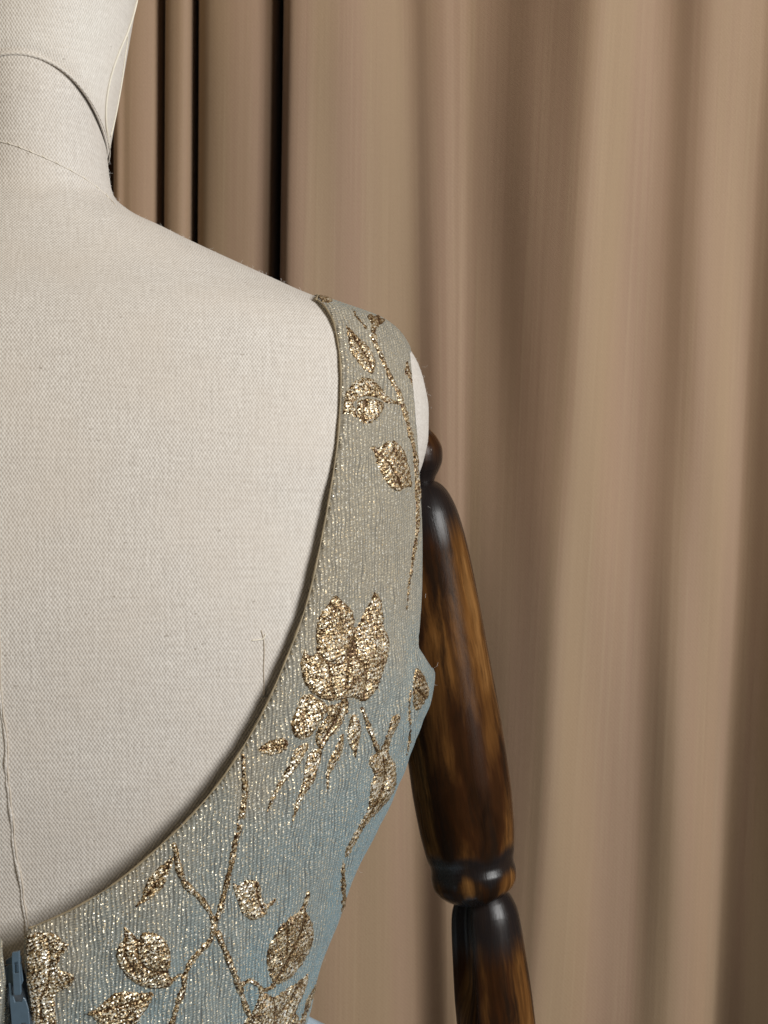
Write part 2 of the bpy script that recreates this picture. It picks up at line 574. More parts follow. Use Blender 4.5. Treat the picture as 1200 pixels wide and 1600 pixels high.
# ------------------------------------------------------------------ mannequin
X0, Y0, ROT = -0.192, 0.86, math.radians(8)
CR, SR = math.cos(ROT), math.sin(ROT)
ZK = K * 0.88


def zpix(py):
    return (800 - py) * ZK


class Loft:
    """closed rings, one per height: half width, depth to the back and front, centre, squareness"""

    def __init__(self, wa, prof):
        self.a = pchip(*zip(*wa))
        p = np.array(prof, float)
        self.b, self.f, self.yc, self.n = [pchip(p[:, 0], p[:, i]) for i in (1, 2, 3, 4)]

    def local(self, th, z):
        c, s = np.cos(th), np.sin(th)
        e = 2 / self.n(z)
        x = self.a(z) * np.sign(c) * np.abs(c)**e
        dep = np.where(s > 0, self.b(z), self.f(z))
        y = self.yc(z) - dep * np.sign(s) * np.abs(s)**e
        return x, y

    def at(self, th, z):
        th, z = np.broadcast_arrays(np.asarray(th, float), np.asarray(z, float))
        x, y = self.local(th, z)
        return np.stack([X0 + x * CR - y * SR, Y0 + x * SR + y * CR, CZ + z], -1)

    def param(self, p):
        p = np.asarray(p, float)
        dx, dy, z = p[0] - X0, p[1] - Y0, p[2] - CZ
        x, y = dx * CR + dy * SR, -dx * SR + dy * CR - self.yc(z)
        n = self.n(z)
        dep = self.b(z) if y < 0 else self.f(z)
        c = min(1, abs(x) / self.a(z))**(n / 2)
        s = min(1, abs(y) / dep)**(n / 2)
        return math.atan2(s if y < 0 else -s, c if x > 0 else -c), float(z)

    def grid(self, zs, nt):
        th = np.linspace(-math.pi / 2, 1.5 * math.pi, nt + 1)
        T, Z = np.meshgrid(th, zs)
        V = self.at(T, Z)
        arc = np.concatenate([np.zeros((len(zs), 1)), np.cumsum(np.linalg.norm(np.diff(V, axis=1), axis=2), axis=1)], 1)
        arc -= arc[:, [nt // 2]]
        bk = self.at(math.pi / 2 - 0.6, zs)
        v = np.concatenate([[0], np.cumsum(np.linalg.norm(np.diff(bk, axis=0), axis=1))])
        UV = np.stack([arc, np.broadcast_to(v[:, None], arc.shape)], 2)
        m = nt + 1
        F = [(j * m + i, j * m + i + 1, (j + 1) * m + i + 1, (j + 1) * m + i) for j in range(len(zs) - 1) for i in range(nt)]
        return V, F, UV


def wpix(rows):
    return [(zpix(py), ((px - 600) * ZK - X0)) for py, px in rows]


BODY_W = wpix([(80, 166), (200, 171), (235, 173.5), (270, 177), (300, 182), (315, 189), (330, 205), (345, 228), (360, 262), (380, 303), (400, 347),
               (420, 392), (440, 437), (460, 482), (480, 535), (500, 585), (520, 618), (540, 640), (570, 658), (600, 667),
               (640, 673), (680, 672), (720, 664), (750, 653), (790, 638), (850, 630), (950, 626), (1050, 628), (1200, 592),
               (1340, 545), (1460, 495), (1600, 455), (1700, 450), (1840, 470)])
BODY_P = [(0.26, 0.053, 0.045, 0.018, 2.0), (0.22, 0.0550, 0.047, 0.016, 2.0), (0.19, 0.0515, 0.0485, 0.014, 2.0), (0.17, 0.050, 0.050, 0.012, 2.0), (0.155, 0.056, 0.052, 0.008, 2.0),
          (0.13, 0.066, 0.055, 0.004, 2.05), (0.105, 0.077, 0.060, 0, 2.15), (0.07, 0.089, 0.068, 0, 2.3), (0.02, 0.101, 0.078, 0, 2.45),
          (-0.05, 0.107, 0.088, 0, 2.5), (-0.12, 0.102, 0.095, 0, 2.45), (-0.20, 0.088, 0.090, 0, 2.35), (-0.28, 0.080, 0.085, 0, 2.3),
          (-0.36, 0.086, 0.085, 0, 2.3)]
body = Loft(BODY_W, BODY_P)
DRESS_W = wpix([(440, 440), (455, 480), (465, 508), (480, 552), (500, 606), (520, 632), (540, 645), (570, 662), (600, 672), (640, 678), (680, 678), (750, 672),
                (850, 668), (950, 668), (1000, 674), (1046, 682), (1054, 681.5), (1110, 665), (1150, 650), (1200, 633), (1270, 600), (1350, 560),
                (1440, 525), (1510, 500), (1560, 487), (1600, 479), (1700, 480), (1840, 490)])
DRESS_P = []
for z, b, f, yc, n in BODY_P:
    off = float(pchip([-0.36, -0.28, -0.24, -0.20, -0.15, -0.10, -0.05, 0.02, 0.12, 0.22],
                      [0.012, 0.016, 0.019, 0.0175, 0.012, 0.0075, 0.0045, 0.0030, 0.0030, 0.003])(z))
    DRESS_P.append((z, b + off, f + 0.004, yc, n))
dress = Loft(DRESS_W, DRESS_P)

mannequin = empty('mannequin', (X0, Y0, 0), 'cream linen-covered dressmaker mannequin with dark jointed wooden arm, seen from behind', 'mannequin')

zs = np.concatenate([np.linspace(-0.36, 0.0, 90), np.linspace(0.0, 0.25, 160)[1:]])
V, F, UV = body.grid(zs, 200)
m = 201
nv = len(zs) * m
F = F + [tuple(range(m - 1))[::-1], tuple(nv - m + i for i in range(m - 1))]
torso = mesh_obj('torso', V.reshape(-1, 3), F, LINEN, mannequin, UV.reshape(-1, 2))
torso['label'] = 'cream linen-covered torso and neck'
body_bvh = BVHTree.FromPolygons([tuple(v) for v in V.reshape(-1, 3)], F)


def cast(bvh, px, py):
    d = Vector(P(px, py, 1.0)) - Vector((0, 0, CZ))
    h, nrm, _, _ = bvh.ray_cast(Vector((0, 0, CZ)), d.normalized())
    if h is None:
        return None, None
    if nrm.dot(d) > 0:
        nrm = -nrm
    return np.array(h), np.array(nrm)


# head: its lower rim slants up to the nape
HEAD_W = [(0.14, 0.0440), (0.19, 0.0445), (0.197, 0.0452), (0.235, 0.0515), (0.28, 0.0590), (0.33, 0.068), (0.38, 0.066), (0.42, 0.053), (0.445, 0.034), (0.455, 0.018), (0.458, 0.002)]
HEAD_P = [(0.14, 0.050, 0.052, 0.014, 2.0), (0.197, 0.0535, 0.060, 0.016, 2.0), (0.235, 0.058, 0.075, 0.020, 2.05), (0.28, 0.069, 0.085, 0.022, 2.1),
          (0.33, 0.083, 0.09, 0.024, 2.1), (0.38, 0.082, 0.085, 0.024, 2.1), (0.42, 0.066, 0.068, 0.024, 2.0), (0.445, 0.042, 0.042, 0.024, 2), (0.455, 0.022, 0.022, 0.024, 2), (0.458, 0.002, 0.002, 0.024, 2)]
head = Loft(HEAD_W, HEAD_P)


def head_rim(th):
    return 0.196 + 0.037 * np.maximum(0, np.sin(th))**1.6 - 0.02 * np.maximum(0, -np.sin(th))


nt = 160
th = np.linspace(-math.pi / 2, 1.5 * math.pi, nt + 1)
tt = np.linspace(0, 1, 90)
T, S = np.meshgrid(th, tt)
Z = head_rim(T) + (0.458 - head_rim(T)) * (1 - (1 - S)**1.25)
HV = head.at(T, Z)
roll = np.minimum(S / 0.03, 1)          # the rim turns in against the neck
cx = np.stack([np.full_like(T, X0), np.full_like(T, Y0 + 0.016), HV[..., 2]], -1)
HV = cx + (HV - cx) * (0.965 + 0.035 * np.sin(roll * math.pi / 2))[..., None]
HU = np.stack([(T - math.pi / 2) * 0.06, Z], 2)
HF = [(j * (nt + 1) + i, j * (nt + 1) + i + 1, (j + 1) * (nt + 1) + i + 1, (j + 1) * (nt + 1) + i) for j in range(89) for i in range(nt)]
HV2 = HV.reshape(-1, 3)
headpart = mesh_obj('head', HV2, HF, LINEN_HEAD, mannequin, HU.reshape(-1, 2))
headpart['label'] = 'pale linen head above the neck seam'
head_bvh = BVHTree.FromPolygons([tuple(v) for v in HV2], HF)


def surf_line(bvh, pts, n, lift):
    out = []
    for x, y in spline(pts, n):
        h, nr = cast(bvh, x, y)
        if h is not None:
            out.append(h + nr * lift)
    return np.array(out)


def surf_patch(name, bvhs, poly, step, lift, edge, mat, parent, veins=(), closed_n=3, rot=0.0, wob=0.0, thick=True, smoothpoly=True, vein_w=2.6, vein_d=0.6):
    """a padded shape lying on a surface: outline in photo pixels, dropped onto the surface"""
    pl = closed_spline(poly, closed_n) if smoothpoly else np.array(poly, float)
    if mat in GOLD:                                     # the weave steps along every outline
        seg = np.vstack([pl, pl[:1]])
        L = np.concatenate([[0], np.cumsum(np.linalg.norm(np.diff(seg, axis=0), axis=1))])
        k = np.arange(0, L[-1], 2.2)
        pl = np.stack([np.interp(k, L, seg[:, 0]), np.interp(k, L, seg[:, 1])], 1)
        pl = pl + rng.normal(0, 0.75, pl.shape)
    pts, quads, dist, rim = region([pl], step)
    hgt = lift * (1 - np.exp(-dist / edge))
    line = 0.4 * np.exp(-(dist / 2.0)**2)
    if len(veins):
        for vl in veins:
            q, dv = nearest_line(spline(vl, 4), pts)
            hgt *= 1 - vein_d * np.exp(-(dv / vein_w)**2)
            line = np.maximum(line, 0.9 * np.exp(-(dv / (vein_w * 0.6))**2))
    hgt += wob * (np.sin(pts[:, 0] * 0.55 + pts[:, 1] * 0.31) * np.sin(pts[:, 1] * 0.47 - pts[:, 0] * 0.2)) * np.minimum(1, dist / 4)
    V, ok = [], []
    for (x, y), h in zip(pts, hgt):
        p, nr = cast(bvhs, x, y)
        if p is None:
            V.append((0, 0, 0))
            ok.append(False)
        else:
            V.append(p + nr * (h - (0.0003 if h < 1e-6 else 0)))
            ok.append(True)
    ok = np.array(ok)
    quads = [q for q in quads if ok[q].all()]
    used = sorted({i for q in quads for i in q})
    mp = {i: k for k, i in enumerate(used)}
    if not used:
        return None
    cr, sr = math.cos(rot), math.sin(rot)
    UVs = [((pts[i][0] * cr - pts[i][1] * sr) * 0.0003, (pts[i][0] * sr + pts[i][1] * cr) * 0.0003) for i in used]
    # image y runs down: reverse the winding so that faces look at the viewer
    o = mesh_obj(name, [V[i] for i in used], [tuple(mp[i] for i in q) for q in quads], mat, parent, UVs)
    at = o.data.attributes.new('outline', 'FLOAT', 'POINT')
    at.data.foreach_set('value', line[used].astype(np.float32))
    return o


def nearest_line(line, pts):
    A, B = line[:-1], line[1:]
    ab = B - A
    L = np.maximum((ab**2).sum(1), 1e-12)
    t = np.clip(((pts[:, None] - A[None]) * ab[None]).sum(2) / L, 0, 1)
    q = A[None] + t[..., None] * ab[None]
    d = np.sqrt(((pts[:, None] - q)**2).sum(2))
    i = d.argmin(1)
    return q[np.arange(len(pts)), i], d[np.arange(len(pts)), i]


def ribbon(pts, width, n=5):
    """outline of a stem of the given pixel width along pts"""
    c = spline(pts, n)
    t = np.gradient(c, axis=0)
    t /= np.linalg.norm(t, axis=1)[:, None]
    nn = np.stack([-t[:, 1], t[:, 0]], 1)
    s = np.linspace(0, 1, len(c))
    w = np.interp(s, np.linspace(0, 1, len(np.atleast_1d(width))), np.atleast_1d(width)) / 2
    w = w * (1 + 0.13 * np.sin(s * len(c) * 0.9) + 0.08 * np.sin(s * len(c) * 2.3))
    return np.vstack([c + nn * w[:, None], (c - nn * w[:, None])[::-1]])


# seams of the covering
s = surf_line(body_bvh, [(-6, 900), (0, 1000), (2, 1054), (6, 1108), (14, 1158), (13, 1200), (17, 1233), (23, 1275), (25, 1317), (31, 1358), (38, 1412), (44, 1446), (47, 1480)], 14, 0.0001)
wv = np.cumsum(rng.normal(0, 0.00009, len(s)))
s[:, 0] += wv - np.linspace(0, wv[-1], len(s))
tube('seam_lip', s + np.stack([np.full(len(s), -0.0009), np.full(len(s), 0.0002), np.zeros(len(s))], 1), 0.0009 + 0.0003 * np.sin(np.arange(len(s)) * 0.31) * np.sin(np.arange(len(s)) * 0.11), LINEN, torso)
tube('seam', s, 0.00036 + 0.00022 * np.abs(np.sin(np.arange(len(s)) * 0.23)), SEAM, torso)
s = surf_line(body_bvh, [(-40, 212), (0, 221), (25, 228), (50, 238), (80, 251), (110, 266), (140, 284), (165, 304), (182, 322)], 10, 0.0001)
tube('seam', s, 0.00034, SEAM_MID, torso)
for i in range(0, len(s) - 4, 7):                      # its hand stitches
    tube('stitch', [s[i] + (0, -0.0002, 0.0004), s[i + 1] + (0, -0.0004, 0.0002), s[i + 3] + (0, -0.0002, -0.0003)], 0.00032, SEAM_PALE, torso, 5)
s = surf_line(body_bvh, [(408, 984), (412, 1000), (413, 1020), (412, 1045), (413, 1070), (413, 1088)], 6, 0.0001)
tube('seam', s, 0.00038, SEAM, torso)
s = surf_line(body_bvh, [(393, 1001), (402, 1000), (411, 998), (415, 990)], 6, 0.0002)
tube('stitch', s, 0.00035, SEAM_PALE, torso)
# rolled rim of the head on the neck
rim = []
for t in np.linspace(-0.2, math.pi + 0.2, 90):
    p = head.at(t, float(head_rim(np.array(t))) + 0.0004)
    rim.append(p)
tube('rim_cord', rim, 0.00035 + 0.0007 * np.maximum(0, np.sin(np.linspace(-0.2, math.pi + 0.2, 90)))**3, LINEN_HEAD, headpart)
EDGE1 = [(214, -20), (213, 0), (206, 28), (197, 54), (186, 80), (176, 108), (169, 135), (165, 165), (165, 192), (168, 215), (171, 232)]
EDGE2 = [(198, 54), (198, 66), (194, 95), (190, 125), (184, 160), (178, 190), (172, 214)]
s = surf_line(head_bvh, EDGE1, 8, 0.0004)
tube('seam', s, 0.0006, SEAM_PALE, headpart)
s = surf_line(head_bvh, EDGE2, 8, 0.0003)
if len(s) > 4:
    tube('seam', s, 0.00045, SEAM_PALE, headpart)

# ------------------------------------------------------------------ wooden arm


def turned(name, p0, p1, prof, mat, parent, sides=72, dent=None, uv0=0.0):
    """a turned piece: prof = (t along the axis 0..1, radius)"""
    p0, p1 = np.asarray(p0, float), np.asarray(p1, float)
    ax = p1 - p0
    L = np.linalg.norm(ax)
    ax = ax / L
    ex = np.array([1.0, 0, 0]) - ax * ax[0]
    ex /= np.linalg.norm(ex)
    ey = np.cross(ax, ex)                      # away from or towards the viewer
    if ey[1] < 0:
        ey = -ey
    f = pchip(*zip(*prof))
    ts = np.unique(np.concatenate([np.linspace(prof[0][0], prof[-1][0], 120), [q[0] for q in prof]]))
    V, UVs, F = [], [], []
    for t in ts:
        for k in range(sides + 1):
            a = TAU * k / sides
            r = float(f(t))
            if dent:
                r *= dent(t, a)
            V.append(p0 + ax * L * t + r * (math.cos(a) * ex + math.sin(a) * ey))
            UVs.append((a * 0.022, uv0 + t * L))
    m = sides + 1
    for j in range(len(ts) - 1):
        for k in range(sides):
            F.append((j * m + k, j * m + k + 1, (j + 1) * m + k + 1, (j + 1) * m + k))
    return mesh_obj(name, V, F, mat, parent, UVs)


DA = 0.905
A0, A1 = P(640, 655, DA), P(747, 1418, DA - 0.005)
LA = np.linalg.norm(A1 - A0)
sc = K * DA


def prof_px(rows, y0, y1):
    return [((y - y0) / (y1 - y0), max(r, 0.3) * sc) for y, r in rows]


yy = lambda y: (y - 655) / (1418 - 655) * LA
W_ARM = mat_wood('stained_wood', [(yy(655), yy(672), 0.004), (yy(742), yy(805), 0.022), (yy(1338), yy(1360), 0.006), (yy(1404), yy(1420), 0.004)])
arm = empty('arm', tuple(A0), '', '')
for k in ('label', 'category'):
    del arm[k]
arm.parent = mannequin
arm.matrix_parent_inverse = Matrix.Translation(mannequin.location).inverted()
arm['label'] = 'dark stained wooden arm jointed at shoulder and elbow'
turned('shoulder_joint', A0, A1, prof_px([(656, 0), (660, 14), (672, 26), (690, 39), (708, 44), (724, 42), (740, 34), (750, 27), (758, 24)], 655, 1418), W_ARM, arm)
turned('upper_arm', A0, A1, prof_px([(752, 0), (753, 20), (758, 30), (770, 41), (785, 48), (805, 54), (850, 61), (930, 67), (1020, 71), (1120, 75.5), (1220, 77),
                                     (1290, 74), (1325, 70), (1338, 68), (1344, 66), (1352, 65), (1360, 66)], 655, 1418), W_ARM, arm)
turned('elbow_ring', A0, A1, prof_px([(1350, 60), (1356, 64.5), (1366, 66.5), (1378, 65), (1390, 59), (1400, 48), (1408, 34), (1413, 16), (1415, 0)], 655, 1418), W_ARM, arm)
# forearm, forked at the top for the hinge
B0, B1 = P(752, 1375, DA + 0.004), P(812, 1960, DA + 0.01)
LB = np.linalg.norm(B1 - B0)
zz = lambda y: (y - 1375) / (1960 - 1375) * LB
W_FORE = mat_wood('stained_wood_forearm', [(-0.01, zz(1448), 0.02)])


def fork(t, a):
    y = 1375 + t * 585
    # the hinge slot opens to the left: between the far prong and the near one
    a0, a1 = math.radians(192), math.radians(238)
    k = 1 / (1 + math.exp(-(a - a0) / 0.035)) * 1 / (1 + math.exp((a - a1) / 0.03))
    return 1 - 0.40 * k / (1 + math.exp((y - 1540 - 60 * (a - a0)) / 16))


turned('forearm', B0, B1, prof_px([(1376, 0), (1380, 18), (1390, 34), (1405, 45), (1425, 52), (1450, 55), (1500, 58), (1560, 61), (1640, 62), (1760, 58), (1900, 46), (1960, 42)], 1375, 1960), W_FORE, arm, 96, fork)

# ------------------------------------------------------------------ dress
gown = empty('dress', (X0, Y0, 0), 'sleeveless pale blue and gold brocade dress with scooped back, worn by the mannequin', 'dress')
gz = np.linspace(-0.36, 0.13, 220)
GV, GF, _ = dress.grid(gz, 240)
full_bvh = BVHTree.FromPolygons([tuple(v) for v in GV.reshape(-1, 3)], GF)
RT = 0.20                                              # metres of pattern per radian


def on_dress(px, py):
    h, n = cast(full_bvh, px, py)
    if h is None:
        return (0.0, zpix(py))
    return dress.param(h)


NECK = [(44, 1452), (60, 1446), (110, 1424), (170, 1389), (220, 1351), (265, 1311), (300, 1277), (340, 1231), (375, 1181), (405, 1131), (430, 1080),
        (455, 1021), (475, 969), (490, 919), (503, 860), (515, 800), (525, 740), (532, 690), (536, 632), (537, 580), (533, 540), (526, 505), (518, 488), (510, 477), (503, 470.5), (497, 466)]
ZIPR = [(43, 1456), (39, 1464), (38, 1480), (39, 1510), (43, 1550), (47, 1600), (50, 1640)]
ARM_B = [(644, 552), (650, 620), (656, 700), (660, 780), (662, 860), (661, 930), (659, 975), (657, 1004), (657.5, 1010), (664, 1021), (671, 1032), (678, 1043)]


def smooth_px(pts, n=5):
    return spline(pts, n)


back = [on_dress(x, y) for x, y in smooth_px(NECK)]
zipr = [on_dress(x, y) for x, y in smooth_px(ZIPR)]
arm_b = [on_dress(x, y) for x, y in smooth_px(ARM_B)]
th_end = zipr[-1][0]
ztop = zpix(461)
neck_curve = back + [(back[-1][0] * f, back[-1][1] + (ztop - back[-1][1]) * g) for f, g in ((0.66, 0.5), (0.33, 0.85), (0, 1.0))]
front_neck = [(-0.2, ztop - 0.002), (-0.45, ztop - 0.012), (-0.75, 0.07), (-1.0, 0.035), (-1.25, 0.005), (-1.45, -0.012), (-math.pi / 2, -0.015)]
out = [(t * RT, z) for t, z in zipr[::-1] + neck_curve] + [tuple(np.array([t * RT, z])) for t, z in front_neck] \
    + [(-math.pi / 2 * RT, -0.30), (th_end * RT, -0.30)]
hole = [(0.0, zpix(541))] + [(t * RT, z) for t, z in arm_b] + [(0.0 * RT, zpix(1048)), (-0.08 * RT, zpix(1055)), (-0.25 * RT, zpix(1056)), (-0.42 * RT, zpix(1035)),
                                                             (-0.55 * RT, zpix(960)), (-0.6 * RT, zpix(840)), (-0.5 * RT, zpix(700)), (-0.3 * RT, zpix(600)), (-0.12 * RT, zpix(553))]
out, hole = np.array(out), np.array(hole)


def dress_points(pts, rimdist):
    V = dress.at(pts[:, 0] / RT, pts[:, 1])
    return V


_zt = np.linspace(-0.31, 0.13, 120)
_tt = np.linspace(-math.pi / 2, 1.5 * math.pi, 721)
_pts = dress.at(*np.meshgrid(_tt, _zt))
_arc = np.concatenate([np.zeros((120, 1)), np.cumsum(np.linalg.norm(np.diff(_pts, axis=1), axis=2), axis=1)], 1)
_arc -= _arc[:, [360]]


def arc_u(t, z):
    i = np.clip((z + 0.31) / 0.44 * 119, 0, 118.999)
    j = np.clip((t + math.pi / 2) / TAU * 720, 0, 719.999)
    i0, j0 = i.astype(int), j.astype(int)
    fi, fj = i - i0, j - j0
    return ((_arc[i0, j0] * (1 - fj) + _arc[i0, j0 + 1] * fj) * (1 - fi) + (_arc[i0 + 1, j0] * (1 - fj) + _arc[i0 + 1, j0 + 1] * fj) * fi)


def cloth_half(name, polys, mirror=False):
    pts, quads, dist, rim = region(polys, 0.0022)
    q = pts.copy()
    if mirror:
        q[:, 0] = math.pi * RT - q[:, 0]
    V = dress.at(q[:, 0] / RT, q[:, 1])
    # gentle drag lines in the cloth and an edge that rolls in towards the body
    nrm = V - np.stack([np.full(len(V), X0), np.full(len(V), Y0), V[:, 2]], 1)
    nrm /= np.linalg.norm(nrm, axis=1)[:, None]
    wave = 0.0007 * np.sin(pts[:, 0] * 95 + pts[:, 1] * 60) * np.sin(pts[:, 1] * 48 - pts[:, 0] * 20) + 0.0003 * np.sin(pts[:, 0] * 260 - pts[:, 1] * 130)
    wave = wave + 0.0008 * np.exp(-((pts[:, 1] + 0.10) / 0.05)**2) * np.sin(pts[:, 1] * 210 + pts[:, 0] * 160)
    wave = wave + 0.0006 * np.exp(-((pts[:, 1] + 0.25) / 0.05)**2) * np.sin(pts[:, 1] * 150 - pts[:, 0] * 120)
    wave = wave * np.clip(dist / 0.02, 0, 1)
    edge = -0.0013 * np.exp(-(dist / 0.0016)) * (pts[:, 1] > -0.295)
    V = V + nrm * (wave + edge)[:, None]
    uv = np.stack([arc_u(q[:, 0] / RT, q[:, 1]), q[:, 1]], 1)
    quads = quads if mirror else quads[:, ::-1]
    o = mesh_obj(name, V, quads, BROCADE, gown, uv)
    md = o.modifiers.new('cloth', 'SOLIDIFY')
    md.thickness = 0.0013
    md.offset = -1
    return o, V, quads


bodice, BV, BQ = cloth_half('bodice_panel', [out, hole])
bodice['label'] = 'brocade bodice half right of the zip, with gold flowers'
zipl = [on_dress(x, y) for x, y in smooth_px([(5, 1466), (3, 1480), (6, 1510), (11, 1550), (16, 1600), (20, 1640)])]
zipl = [(math.pi - t, z) for t, z in zipl]
lneck = [q for q in neck_curve if q[0] < zipl[0][0] - 0.02 and q[1] > zipl[0][1]]
left_out = np.array([(t * RT, z) for t, z in zipl[::-1] + lneck + front_neck] + [(-math.pi / 2 * RT, -0.30), (zipl[-1][0] * RT, -0.30)])
o2, _, _ = cloth_half('bodice_panel', [left_out, hole], True)
o2['label'] = 'brocade bodice half left of the zip'
cloth_bvh = BVHTree.FromPolygons([tuple(v) for v in BV], [tuple(map(int, q)) for q in BQ])

# thin brown line round the neckline, standing in for the shadow at its edge
nb = np.array([dress.at(t, z) for t, z in spline(neck_curve[::2] + [neck_curve[-1]] + front_neck[:3], 4)])
ctr = np.stack([np.full(len(nb), X0), np.full(len(nb), Y0), nb[:, 2]], 1)
dirn = (nb - ctr) / np.linalg.norm(nb - ctr, axis=1)[:, None]
tube('neck_edge_shade', nb - dirn * 0.0015, 0.00052 + 0.0002 * np.sin(np.arange(len(nb)) * 0.5) * np.sin(np.arange(len(nb)) * 0.17), mat_plain('edge_shade_brown', (0.27, 0.215, 0.135), 0.6, var=0.5), gown, 8)

# skirt below the waist, gathered and flaring
zs2 = np.linspace(-0.272, -1.26, 90)
V, UVs = [], []
nt = 260
for z in zs2:
    t = (-0.272 - z)
    for k in range(nt + 1):
        a = TAU * k / nt
        fl = 0.001 + 0.33 * t / (0.35 + t) + 0.055 * min(t, 0.04) / 0.04 * (0.35 + 0.25 * math.sin(11 * a + 1.1))
        rp = 0.012 * min(1, t * 12) * math.sin(26 * a + 2 * math.sin(3 * a))
        c, s_ = math.cos(a), math.sin(a)
        x, y = (0.141 + fl + rp) * c, -(0.090 + fl + rp) * s_
        V.append((X0 + x * CR - y * SR, Y0 + x * SR + y * CR, CZ + z))
        UVs.append((a * 0.2, z))
m = nt + 1
F = [(j * m + k, (j + 1) * m + k, (j + 1) * m + k + 1, j * m + k + 1) for j in range(len(zs2) - 1) for k in range(nt)]
sk = mesh_obj('skirt', V, F, TULLE, gown, UVs)
sk['label'] = 'plain pale blue skirt below the waist'

# ---- woven gold motifs, each dropped onto the cloth
Z2 = lambda pts: [(440 + x / 4.2857, 430 + y / 4.2857) for x, y in pts]
Z3 = lambda pts: [(360 + x / 3.3333, 880 + y / 3.3333) for x, y in pts]
Z4 = lambda pts: [(x / 3.3333, 1280 + y / 3.3333) for x, y in pts]
Z5 = lambda pts: [(300 + x / 3.3333, 1280 + y / 3.3333) for x, y in pts]
LIFT = 0.0010


def motif(name, poly, mat=0, veins=(), parent=None, rot=0.0, lift=LIFT, step=1.7, n=3):
    return surf_patch(name, cloth_bvh, poly, step, lift, 3.0, GOLD[mat], parent or bodice, veins, n, rot, 0.00022)


def stem(pts, w, mat=0, lift=0.0011):
    return surf_patch('stem', cloth_bvh, ribbon(pts, np.atleast_1d(w) * 1.18), 1.5, lift, 2.6, GOLD[mat], bodice, (), 1, 0.5, 0.0003, smoothpoly=False)


# strap
motif('leaf', Z2([(420, 295), (438, 335), (470, 365), (520, 415), (580, 470), (620, 530), (632, 590), (622, 650), (600, 662), (560, 640), (520, 600), (480, 550), (455, 500), (445, 440), (428, 360)]),
      0, [Z2([(440, 350), (500, 450), (560, 540), (610, 640)])], rot=0.8)
motif('leaf', Z2([(462, 215), (490, 232), (515, 278), (560, 322), (578, 355), (566, 368), (530, 328), (490, 278)]), 2, rot=0.9)
motif('bud', Z2([(573, 272), (600, 258), (628, 268), (636, 248), (655, 252), (665, 280), (692, 285), (690, 312), (660, 342), (640, 362), (622, 402), (594, 382), (600, 342), (590, 312)]), 2,
      [Z2([(640, 280), (650, 320), (620, 380)])])
stem(Z2([(604, 385), (640, 480), (680, 570), (720, 670), (780, 780), (802, 850), (830, 930), (860, 1050), (890, 1170), (902, 1300), (912, 1450), (912, 1590)]) + [(652, 830), (646, 870), (640, 910), (635, 955)],
     [9, 7, 7, 8, 7, 7, 8, 6, 5, 3])
fl = motif('flower', Z2([(404, 932), (412, 870), (420, 800), (450, 750), (500, 700), (555, 680), (610, 690), (655, 730), (690, 780), (735, 825), (795, 848), (790, 872), (740, 864), (700, 862), (690, 852), (640, 825), (580, 812), (520, 830), (484, 855), (500, 900), (510, 960), (470, 940), (430, 930)]), 0)
motif('petal', Z2([(502, 850), (560, 822), (620, 826), (684, 852), (682, 900), (650, 952), (600, 992), (560, 1006), (530, 985), (504, 930)]), 0, [Z2([(560, 830), (545, 920), (550, 1000)])], fl, rot=1.4)
motif('leaf', Z2([(572, 1160), (610, 1142), (660, 1150), (690, 1122), (730, 1104), (780, 1120), (820, 1170), (850, 1250), (870, 1350), (880, 1432), (850, 1422), (820, 1432), (790, 1452), (740, 1432), (700, 1390), (660, 1320), (630, 1240), (610, 1180)]), 0,
      [Z2([(600, 1165), (690, 1230), (760, 1330), (800, 1430)]), Z2([(700, 1240), (740, 1180), (760, 1130)])], rot=0.6)
motif('leaf', Z2([(828, 592), (846, 568), (862, 612), (880, 700), (876, 745), (850, 694), (824, 650)]), 0)
motif('leaf', Z2([(225, 142), (290, 125), (345, 150), (330, 182), (280, 186), (250, 170)]), 2)
# the big rose
fl = motif('flower', Z3([(545, 165), (592, 200), (632, 240), (650, 300), (648, 330), (665, 318), (700, 240), (730, 195), (755, 142), (790, 200), (800, 270), (806, 340), (830, 400), (826, 470), (802, 550), (782, 620), (740, 690), (692, 726), (640, 704), (560, 720), (480, 712), (420, 672), (380, 622), (363, 540), (370, 490), (390, 442), (412, 480), (446, 462), (443, 380), (455, 290), (500, 220)]), 0,
           [Z3([(648, 330), (640, 400), (612, 470), (570, 530), (500, 512), (446, 462)]), Z3([(640, 400), (650, 480), (690, 520)]), Z3([(600, 640), (610, 540), (630, 450)]), Z3([(690, 520), (700, 600), (690, 720)]), Z3([(510, 540), (520, 620), (540, 715)])], lift=0.0012)
motif('petal', Z3([(368, 692), (420, 682), (480, 716), (510, 742), (500, 790), (460, 840), (430, 890), (400, 916), (350, 916), (315, 870), (320, 810), (345, 750)]), 1, [Z3([(400, 700), (380, 800), (390, 910)])], fl)
motif('petal', Z3([(500, 742), (560, 728), (590, 695), (608, 730), (600, 790), (575, 860), (520, 910), (480, 972), (450, 952), (440, 900), (464, 840), (502, 792)]), 0, [Z3([(580, 720), (540, 820), (480, 920)])], fl, rot=0.7)
motif('petal', Z3([(595, 690), (616, 716), (618, 770), (604, 800), (596, 756)]), 2, (), fl)
motif('leaf', Z3([(140, 972), (190, 930), (240, 915), (290, 913), (307, 950), (280, 982), (230, 1002), (190, 1002)]), 0, [Z3([(150, 970), (230, 955), (300, 945)])])
